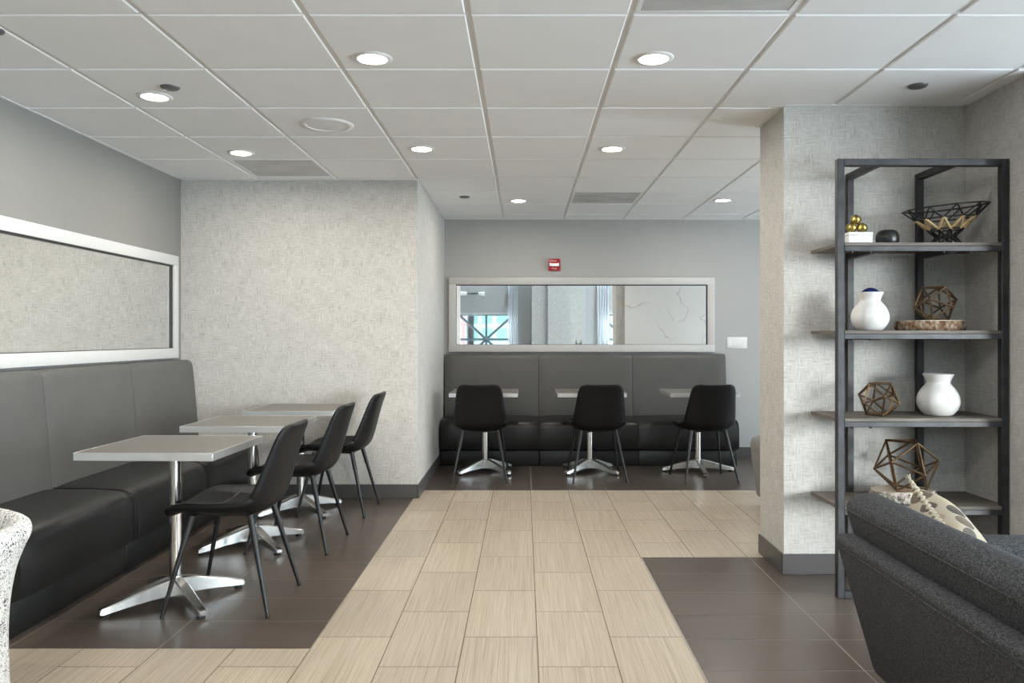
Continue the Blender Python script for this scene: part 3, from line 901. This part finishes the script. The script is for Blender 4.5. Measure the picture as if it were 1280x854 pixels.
# things on the shelves
def geo_ball(label, c, r, rot, rr, sq=1.0):
    t = thing('geometric_ornament', label, 'ornament', c, 0, 'bronze wire polyhedron ornaments')
    ph = (1 + 5 ** .5) / 2
    V = [Vector(p) for p in ((-1, ph, 0), (1, ph, 0), (-1, -ph, 0), (1, -ph, 0), (0, -1, ph), (0, 1, ph), (0, -1, -ph), (0, 1, -ph), (ph, 0, -1), (ph, 0, 1), (-ph, 0, -1), (-ph, 0, 1))]
    E = [(i, j) for i in range(12) for j in range(i + 1, 12) if abs((V[i] - V[j]).length - 2) < .01]
    # rest on a face: turn one face downward, then spin
    n = (V[0] + V[1] + V[5]).normalized()
    q = n.rotation_difference(Vector((0, 0, -1)))
    V = [(Matrix.Rotation(rot, 3, 'Z') @ (q @ v)) * (r / 1.902) for v in V]
    V = [Vector((v.x, v.y, v.z * sq)) for v in V]
    zmin = min(v.z for v in V)
    V = [v - Vector((0, 0, zmin - rr)) for v in V]
    bm = B()
    for i, j in E: tube(bm, V[i], V[j], rr, rr, 8)
    link_mesh('wire_frame', bm, M['bronze'], t)
    for v in V:
        bm = B(); ball(bm, v, rr * 1.25, 6); link_mesh('joint', bm, M['bronze'], t)
def vase(label, c, r, h, flare=1.0):
    t = thing('vase', label, 'vase', c, 0, 'white ceramic vases')
    out = [(0, 0), (.52, 0), (.66, .02), (.86, .13), (.98, .26), (1.0, .36), (.96, .47), (.84, .60), (.68, .70), (.57, .765), (.555, .80), (.60, .87), (.69, .96), (.725, 1.0)]
    inn = [(.69, 1.0), (.655, .96), (.56, .87), (.515, .80), (.53, .765), (.63, .70), (.78, .60), (.9, .47), (.94, .36), (.9, .22), (.6, .05), (0, .04)]
    sm = catmull(out[1:], 3)
    bm = B(); lathe(bm, [(0, 0)] + [(a * r, b * h) for a, b in sm] + [(a * r, b * h) for a, b in inn], 56)
    link_mesh('body', bm, M['ceramic'], t, angle=70)
    return t
def wood_slice(label, c, rx, ry, h, bark, seed):
    t = thing('wood_slice', label, 'wood slice', c, 0, 'bark edged wood slices')
    rnd = random.Random(seed); n = 72
    ph = [rnd.uniform(0, 6.28) for _ in range(5)]
    def rad(a): return 1 + .025 * math.sin(3 * a + ph[0]) + .018 * math.sin(7 * a + ph[1]) + .016 * math.sin(17 * a + ph[2]) + .01 * math.sin(29 * a + ph[3])
    def ring(k, z): return [bm.verts.new((rx * k * rad(2 * PI * i / n) * math.cos(2 * PI * i / n), ry * k * rad(2 * PI * i / n) * math.sin(2 * PI * i / n), z)) for i in range(n)]
    bm = B(); R = [ring(.93, 0), ring(.97, .004), ring(1.0, h * .3), ring(.985, h * .7), ring(.965, h - .004), ring(.93, h)]
    for a, b in zip(R[:-1], R[1:]):
        for i in range(n): bm.faces.new([a[i], a[(i + 1) % n], b[(i + 1) % n], b[i]])
    bm.faces.new(R[0][::-1]); link_mesh('bark', bm, bark, t, angle=60)
    bm = B(); r0 = ring(.95, h + .0005); bm.faces.new(r0); r1 = ring(.95, h - .006); bm.faces.new(r1[::-1])
    for i in range(n): bm.faces.new([r1[i], r1[(i + 1) % n], r0[(i + 1) % n], r0[i]])
    link_mesh('end_grain', bm, M['endgrain'], t)
    return h
Z1, Z2, Z3, Z4 = 1.70, 1.28, .86, .44
# top shelf
t = thing('trinket_box', 'small white lidded box on the top shelf under three gold balls', 'box', (1.645, 3.935, Z1))
bm = B(); box(bm, -.058, .058, -.055, .055, 0, .046, .0015, 1); link_mesh('box_body', bm, M['white_plastic'], t)
bm = B(); box(bm, -.0595, .0595, -.0565, .0565, .0463, .062, .0015, 1); link_mesh('lid', bm, M['white_plastic'], t)
def gold_ball(c, label):
    bm = B(); ball(bm, (0, 0, 0), .0255, 14); o = link_mesh('gold_ball', bm, M['gold']); o.location = c
    tag(o, label, 'ornament ball', 'gold hammered balls on the white box')
zb_ = Z1 + .062 + .0255
gold_ball((1.618, 3.925, zb_), 'gold hammered ball at left on the white box')
gold_ball((1.670, 3.925, zb_), 'gold hammered ball at right on the white box, beside the black pot')
gold_ball((1.644, 3.940, zb_ + .0425), 'gold hammered ball stacked on top of two others')
t = thing('round_pot', 'black grooved round pot between the white box and the wire bowl', 'pot', (1.800, 3.935, Z1))
bm = B(); pr = [(0, 0), (.040, 0), (.050, .008), (.0545, .03), (.0535, .05), (.047, .066), (.034, .076), (.020, .078)]
cc = catmull(pr[1:], 4); lathe(bm, [(0, 0)] + cc + [(.018, .070), (.03, .06), (.03, .02), (0, .015)], 40); body = link_mesh('pot_body', bm, M['dark_ceramic'], t, angle=60)
bm = B()
for rr_, z in ((.0548, .034), (.0540, .046), (.0500, .058)): 
    lathe(bm, [(rr_ - .001, z - .0015), (rr_ + .0008, z), (rr_ - .001, z + .0015)], 40)
link_mesh('ridge', bm, M['dark_ceramic'], body)
# wire bowl
t = thing('wire_bowl', 'black geometric wire fruit bowl with cane wrapping on the top shelf', 'bowl', (2.098, 3.955, Z1), math.radians(12))
def wring(r, z, n=10, ph=0.0, ky=.78): return [Vector((r * math.cos(2 * PI * (i + ph) / n), ky * r * math.sin(2 * PI * (i + ph) / n), z + .10 * r * math.cos(2 * PI * (i + ph) / n) * (z / .19))) for i in range(n)]
rim = wring(.212, .193); mid = wring(.152, .138, ph=.5); low = wring(.090, .084, ph=0.0); neck = wring(.048, .046, ph=.5, ky=.9); foot = wring(.082, .004, ph=0, ky=.9)
W = .0035
bm = B()
poly_tube(bm, rim, W * 1.15, True)
link_mesh('rim_ring', bm, M['black_wire'], t)
bm = B(); bm.free()
for rg_, rw_ in ((mid, W), (low, W), (neck, W * 1.2)):
    bm = B(); poly_tube(bm, rg_, rw_, True); link_mesh('body_ring', bm, M['black_wire'], t)
bm = B()
for i in range(10):
    for A_, B_, k0, k1 in ((rim, mid, i, i - 1), (low, neck, i, i - 1), (mid, low, i, i + 1)):
        tube(bm, A_[i], B_[i], W); tube(bm, A_[i], B_[(k1) % 10], W)
link_mesh('wire_strut', bm, M['black_wire'], t)
bm = B()
for i in range(10): tube(bm, foot[i], neck[i], W); tube(bm, foot[i], neck[i - 1], W)
link_mesh('foot', bm, M['black_wire'], t)
bm = B()
for i in range(10):
    tube(bm, mid[i], low[i], .0066, .0066, 8); tube(bm, mid[i], low[(i + 1) % 10], .0066, .0066, 8)
link_mesh('cane_wrap', bm, M['rope'], t)
# second shelf
vase('white round vase with a dark blue ball in its mouth', (1.718, 3.945, Z2), .090, .190)
bm = B(); ball(bm, (0, 0, 0), .0500, 14); o = link_mesh('blue_ball', bm, M['blue_glaze']); o.location = (1.720, 3.945, Z2 + .190 - .026)
tag(o, 'dark blue glazed ball sitting in the mouth of the white vase', 'ornament ball')
h2 = wood_slice('dark bark wood slice under the bronze ornament, level with the blue ball vase', (2.030, 3.975, Z2), .166, .130, .050, M['bark'], 3)
geo_ball('bronze wire polyhedron on the dark bark slice, highest of three', (2.045, 3.95, Z2 + h2 + .0006), .100, .35, .0048)
# third shelf
geo_ball('small bronze wire polyhedron standing directly on bare wood shelf', (1.760, 3.94, Z3), .097, .9, .0048)
vase('white round empty vase beside the small bronze polyhedron', (2.057, 3.945, Z3), .099, .206)
# lowest shelf
h4 = wood_slice('pale bark wood slice on the lowest visible shelf', (1.875, 3.945, Z4), .158, .118, .052, M['birch'], 9)
geo_ball('largest bronze wire polyhedron, on the pale wood slice behind the sofa', (1.893, 3.935, Z4 + h4 + .0006), .148, .15, .0052)

# ------------------------------------------------------------------ sofa
def section_loft(bm, sec, y0, y1, r, seg=3):
    prism(bm, sec, y0, y1, 'y', r, seg)
SY = 2.65; SYN = .70
t = thing('sofa', 'charcoal grey fabric sofa seen from behind at the right edge', 'sofa', (0, 0, 0))
bm = B(); prism(bm, [(1.163, .125), (1.025, .600), (1.145, .602), (1.30, .125)], SYN, SY, 'y', .028, 4); link_mesh('back_panel', bm, M['sofa'], t, angle=60)
for a, b in ((SYN + .01, 1.675), (1.68, SY - .008)):
    bm = B(); prism(bm, [(1.150, .400), (1.060, .690), (1.085, .728), (1.15, .738), (1.225, .705), (1.345, .42)], a, b, 'y', .035, 4)
    link_mesh('back_cushion', bm, M['sofa'], t, angle=60)
for a, b, nm in ((SY - .135, SY - .002, 'armrest'), (SYN + .002, SYN + .135, 'armrest')):
    bm = B(); box(bm, 1.165, 1.95, a, b, .125, .597, .03, 4); link_mesh(nm, bm, M['sofa'], t, angle=60)
bm = B(); box(bm, 1.24, 1.93, SYN + .10, SY - .10, .125, .29, .02, 2); link_mesh('seat_frame', bm, M['sofa'], t)
for a, b in ((SYN + .137, 1.675), (1.68, SY - .137)):
    bm = B(); box(bm, 1.30, 1.95, a, b, .29, .44, .04, 4); link_mesh('seat_cushion', bm, M['sofa'], t, angle=60)
for x in (1.20, 1.88):
    for y in (SYN + .07, SY - .07):
        bm = B(); tube(bm, (x, y, .14), (x - .02, y + (.03 if y > 2 else -.03), 0), .020, .012, 14); link_mesh('leg', bm, M['black_metal'], t)
# top-stitch seams on the cushions and panel
bm = B()
for pts in ([(1.0575, SYN + .05, .683), (1.0575, 1.64, .683)], [(1.0575, 1.72, .683), (1.0575, SY - .045, .683)], [(1.0335, SYN + .04, .563), (1.0335, SY - .035, .563)]):
    tube(bm, pts[0], pts[1], .0022, .0022, 6)
link_mesh('seam', bm, M['sofa'], t)

# throw pillow
t = thing('throw_pillow', 'cream feather-print throw pillow with braided tassels leaning in the sofa corner', 'pillow', (0, 0, 0))
bm = B(); n = 28; a = .205
top = {}; bot = {}
for i in range(n + 1):
    for j in range(n + 1):
        s, q = -1 + 2 * i / n, -1 + 2 * j / n
        pin = 1 - .07 * (1 - abs(s) ** 2) * abs(q) ** 3 - .0
        pin2 = 1 - .07 * (1 - abs(q) ** 2) * abs(s) ** 3
        x, y = a * s * pin2, a * q * pin
        hgt = .088 * (max(0, (1 - s ** 4)) * max(0, (1 - q ** 4))) ** .55
        top[i, j] = bm.verts.new((x, y, hgt))
        bot[i, j] = top[i, j] if (i in (0, n) or j in (0, n)) else bm.verts.new((x, y, -hgt))
for i in range(n):
    for j in range(n):
        bm.faces.new([top[i, j], top[i + 1, j], top[i + 1, j + 1], top[i, j + 1]])
        q = [bot[i, j], bot[i, j + 1], bot[i + 1, j + 1], bot[i + 1, j]]
        try: bm.faces.new(q)
        except ValueError: pass
link_mesh('cover', bm, M['pillow'], t, angle=180)
bm = B()
K = 26
for side in range(4):
    for k in range(K):
        f0 = -1 + 2 * (k + .5) / K
        e = a * (1 - .07 * (1 - f0 ** 2))
        p = [(e, a * f0), (-e, a * f0), (a * f0, e), (a * f0, -e)][side]
        ball(bm, (p[0], p[1], .003 * (-1) ** k), .008, 5)
link_mesh('braided_edge', bm, M['linen'], t)
for sx in (-1, 1):
    for sy in (-1, 1):
        bm = B()
        d = Vector((sx, sy, 0)).normalized(); p = Vector((sx * a * .98, sy * a * .98, 0))
        for k in range(3): ball(bm, p + d * .012 * k, .0095 - .0008 * k, 5)
        for k in range(6):
            an = k * PI / 3
            tube(bm, p + d * .03, p + d * .050 + Vector((0, 0, .009 * math.sin(an))) + Vector((-d.y, d.x, 0)) * .009 * math.cos(an), .003, .002, 6)
        link_mesh('tassel', bm, M['linen'], t)
e1 = Vector((.09, .37, .056)).normalized(); e2 = Vector((.46, -.08, -.84)); e2 = (e2 - e1 * e2.dot(e1)).normalized(); e3 = e2.cross(e1)
ctr = Vector((1.216, 2.42, .700)) + e2 * .19 + e3 * .03
t.rotation_euler = Matrix((e2, e1, e3)).transposed().to_euler(); t.location = ctr

# ------------------------------------------------------------------ speckled tub chair at the left edge
t = thing('tub_chair', 'white and black speckled tub chair at the lower left edge', 'armchair', (-1.862, 2.27, 0), math.radians(200))
bm = B()
prof_o = [(.335, .05), (.330, .20), (.327, .34), (.333, .45), (.349, .545), (.374, .615), (.388, .648), (.384, .674), (.362, .688)]
prof_i = [(.335, .684), (.310, .66), (.290, .61), (.275, .55), (.268, .40), (.268, .05)]
pr = catmull(prof_o, 3) + catmull(prof_i, 3)
a0, a1, n = math.radians(52), math.radians(308), 56
rg = lathe(bm, pr, n, (0, 0, 0), a0, a1)
bm.faces.new([r[0] for r in rg]); bm.faces.new([r[-1] for r in rg][::-1])
link_mesh('shell', bm, M['boucle'], t, angle=70)
bm = B(); lathe(bm, [(0, .24), (.262, .24), (.266, .26), (.266, .40), (.25, .43), (.18, .445), (0, .45)], 48); link_mesh('seat_cushion', bm, M['boucle'], t, angle=60)
bm = B(); lathe(bm, [(0, .06), (.262, .06), (.262, .238), (0, .238)], 48); link_mesh('seat_base', bm, M['boucle'], t, angle=60)
for k in range(4):
    an = PI / 4 + k * PI / 2
    bm = B(); tube(bm, (.24 * math.cos(an), .24 * math.sin(an), .065), (.25 * math.cos(an), .25 * math.sin(an), 0), .02, .014, 14); link_mesh('leg', bm, M['black_metal'], t)

# grey lounge chair peeking out behind the partition
t = thing('lounge_chair', 'grey upholstered lounge chair half hidden behind the partition edge', 'armchair', (2.075, 5.62, 0))
bm = B(); prism(bm, [(-.34, .06), (-.375, .34), (-.39, .44), (-.375, .50), (-.30, .52), (-.27, .46), (-.25, .06)], -.32, .32, 'y', .02, 3); link_mesh('armrest', bm, M['grey_fabric2'], t, angle=60)
bm = B(); prism(bm, [(.34, .06), (.375, .34), (.39, .44), (.375, .50), (.30, .52), (.27, .46), (.25, .06)], -.32, .32, 'y', .02, 3); link_mesh('armrest', bm, M['grey_fabric2'], t, angle=60)
bm = B(); box(bm, -.25, .25, -.32, .32, .10, .42, .03, 3); link_mesh('seat', bm, M['grey_fabric2'], t, angle=60)
bm = B(); box(bm, -.26, .26, .22, .34, .40, .74, .04, 3); link_mesh('backrest', bm, M['grey_fabric2'], t, angle=60)
for x in (-.28, .28):
    for y in (-.27, .27):
        bm = B(); tube(bm, (x, y, .10), (x, y, 0), .018, .014, 12); link_mesh('leg', bm, M['black_metal'], t)

# ------------------------------------------------------------------ lounge seen in the mirror
def curtain(x0, x1, label):
    bm = B(); n = 48; amp = .03
    vb, vt, wb, wt = [], [], [], []
    for i in range(n + 1):
        x = x0 + (x1 - x0) * i / n; y = YS + .09 + amp * math.sin(i / n * 2 * PI * 5)
        vb.append(bm.verts.new((x, y, .02))); vt.append(bm.verts.new((x, y, 3.3)))
        wb.append(bm.verts.new((x, y + .004, .02))); wt.append(bm.verts.new((x, y + .004, 3.3)))
    for i in range(n):
        bm.faces.new([vb[i], vb[i + 1], vt[i + 1], vt[i]]); bm.faces.new([wb[i], wt[i], wt[i + 1], wb[i + 1]])
        bm.faces.new([vt[i], vt[i + 1], wt[i + 1], wt[i]]); bm.faces.new([vb[i], wb[i], wb[i + 1], vb[i + 1]])
    bm.faces.new([vb[0], vt[0], wt[0], wb[0]]); bm.faces.new([vb[n], wb[n], wt[n], vt[n]])
    o = link_mesh('curtain', bm, M['curtain'], None, angle=180); tag(o, label, 'curtain', 'white curtains in the lounge')
curtain(-.44, -.17, 'white curtain in the mirror, beside the green glass view')
curtain(2.06, 2.40, 'white curtain in the mirror, beside the narrow red brick view')
t = thing('wall_sconce', 'horizontal sconce with glass shades reflected at the mirror left side', 'wall light', (-1.44, YS, 2.46))
bm = B(); tube(bm, (0, .0, 0), (0, .10, 0), .012, .012, 12); tube(bm, (-.16, .10, 0), (.16, .10, 0), .012, .012, 12); lathe(bm, [(0, 0), (.05, 0), (.05, .02), (0, .02)], 24)
link_mesh('arm', bm, M['black_metal'], t)
for s in (-1, 1):
    bm = B(); tube(bm, (s * .16, .10, 0), (s * .34, .10, 0), .045, .06, 20, True); link_mesh('glass_shade', bm, M['strobe'], t)
t = thing('potted_plant', 'small green potted plant on a white pedestal, leaf tips in mirror', 'plant', (1.30, -2.6, 0))
bm = B(); box(bm, -.15, .15, -.15, .15, 0, .80, .004, 1); link_mesh('pedestal', bm, M['pot'], t)
bm = B(); lathe(bm, [(0, .80), (.075, .80), (.095, .93), (.088, .93), (.07, .82), (0, .82)], 28); link_mesh('planter', bm, M['pot'], t)
bm = B(); rnd = random.Random(4)
for k in range(26):
    an = rnd.uniform(0, 2 * PI); rr_ = rnd.uniform(.02, .09); z0 = .84; z1 = rnd.uniform(1.02, 1.22)
    tip = Vector((rr_ * math.cos(an) * 1.5, rr_ * math.sin(an) * 1.5, z1)); base = Vector((rr_ * .3 * math.cos(an), rr_ * .3 * math.sin(an), z0))
    m = base.lerp(tip, .55); side = Vector((-math.sin(an), math.cos(an), 0)) * .022; up = Vector((math.cos(an), math.sin(an), .3)) * .004
    v = [bm.verts.new(p) for p in (base, m + side, tip, m - side, m + up)]
    for q in ((0, 1, 4), (1, 2, 4), (2, 3, 4), (3, 0, 4), (0, 3, 2, 1)): bm.faces.new([v[i] for i in q])
link_mesh('leaves', bm, M['leaf'], t)
# outside: steel bracing and two buildings
t = thing('steel_bracing', 'dark steel cross bracing outside the lounge window, seen in the mirror', 'steel bracing', (0, -7.0, 0))
def beam(p, q, r, name='brace'):
    bm = B(); d = Vector(q) - Vector(p)
    tube(bm, p, q, r, r, 4); link_mesh(name, bm, M['steel_out'], t, smooth=False)
beam((-3.6, 0, 1.93), (5.6, 0, 1.93), .09, 'top_beam'); beam((-3.6, 0, 1.17), (5.6, 0, 1.17), .045, 'mid_rail')
for nx_ in (-1.11, 3.02):
    beam((nx_, 0, 0), (nx_, 0, 1.9), .045, 'post')
    for s in (-1, 1):
        beam((nx_, 0, 1.17), (nx_ + s * .85, 0, 1.93), .05); beam((nx_, 0, 1.17), (nx_ + s * .85, 0, .35), .05)
def tower(name, label, x0, x1, y0, y1, h, mat):
    bm = B(); box(bm, x0, x1, y0, y1, -8, h)
    for k in range(int(h // 3)): box(bm, x0 - .12, x1 + .12, y0 - .12, y1 + .12, k * 3.0 - .1, k * 3.0 + .1)
    o = link_mesh(name, bm, mat, None, smooth=False); tag(o, label, 'building')
tower('glass_tower', 'green glass office building across the street, seen in mirror', -2.55, 6.0, -34, -24, 15, M['tower_green'])
tower('brick_building', 'red brick building in the narrow mirror strip', 6.6, 16.0, -34, -25, 13, M['tower_red'])
tower('brick_house', 'red brick block left of the green glass building in mirror', -14.0, -2.85, -36, -23, 3.2, M['tower_red'])

# ------------------------------------------------------------------ light
w = bpy.data.worlds.new('sky'); S.world = w; w.use_nodes = True
bg = w.node_tree.nodes['Background']
bg.inputs[0].default_value = (.80, .905, 1.0, 1); bg.inputs[1].default_value = 10.0

sd = bpy.data.lights.new('hazy_sun', 'SUN'); sd.energy = 1.6; sd.angle = math.radians(14); sd.color = (1, .98, .95)
so = bpy.data.objects.new('hazy_sun', sd); COL.objects.link(so)
so.rotation_euler = Vector((-.75, 1, -.12)).to_track_quat('-Z', 'Y').to_euler(); so.location = (9, -5, 3)
S.view_settings.view_transform = 'Standard'; S.view_settings.look = 'None'
S.view_settings.exposure = 0.93; S.view_settings.gamma = 1.0; S.view_settings.use_curve_mapping = False
cy = S.cycles
cy.use_denoising = True; cy.max_bounces = 10; cy.diffuse_bounces = 6; cy.glossy_bounces = 5; cy.transparent_max_bounces = 12
cy.sample_clamp_indirect = 6.0; cy.caustics_reflective = False; cy.caustics_refractive = False; cy.blur_glossy = .5
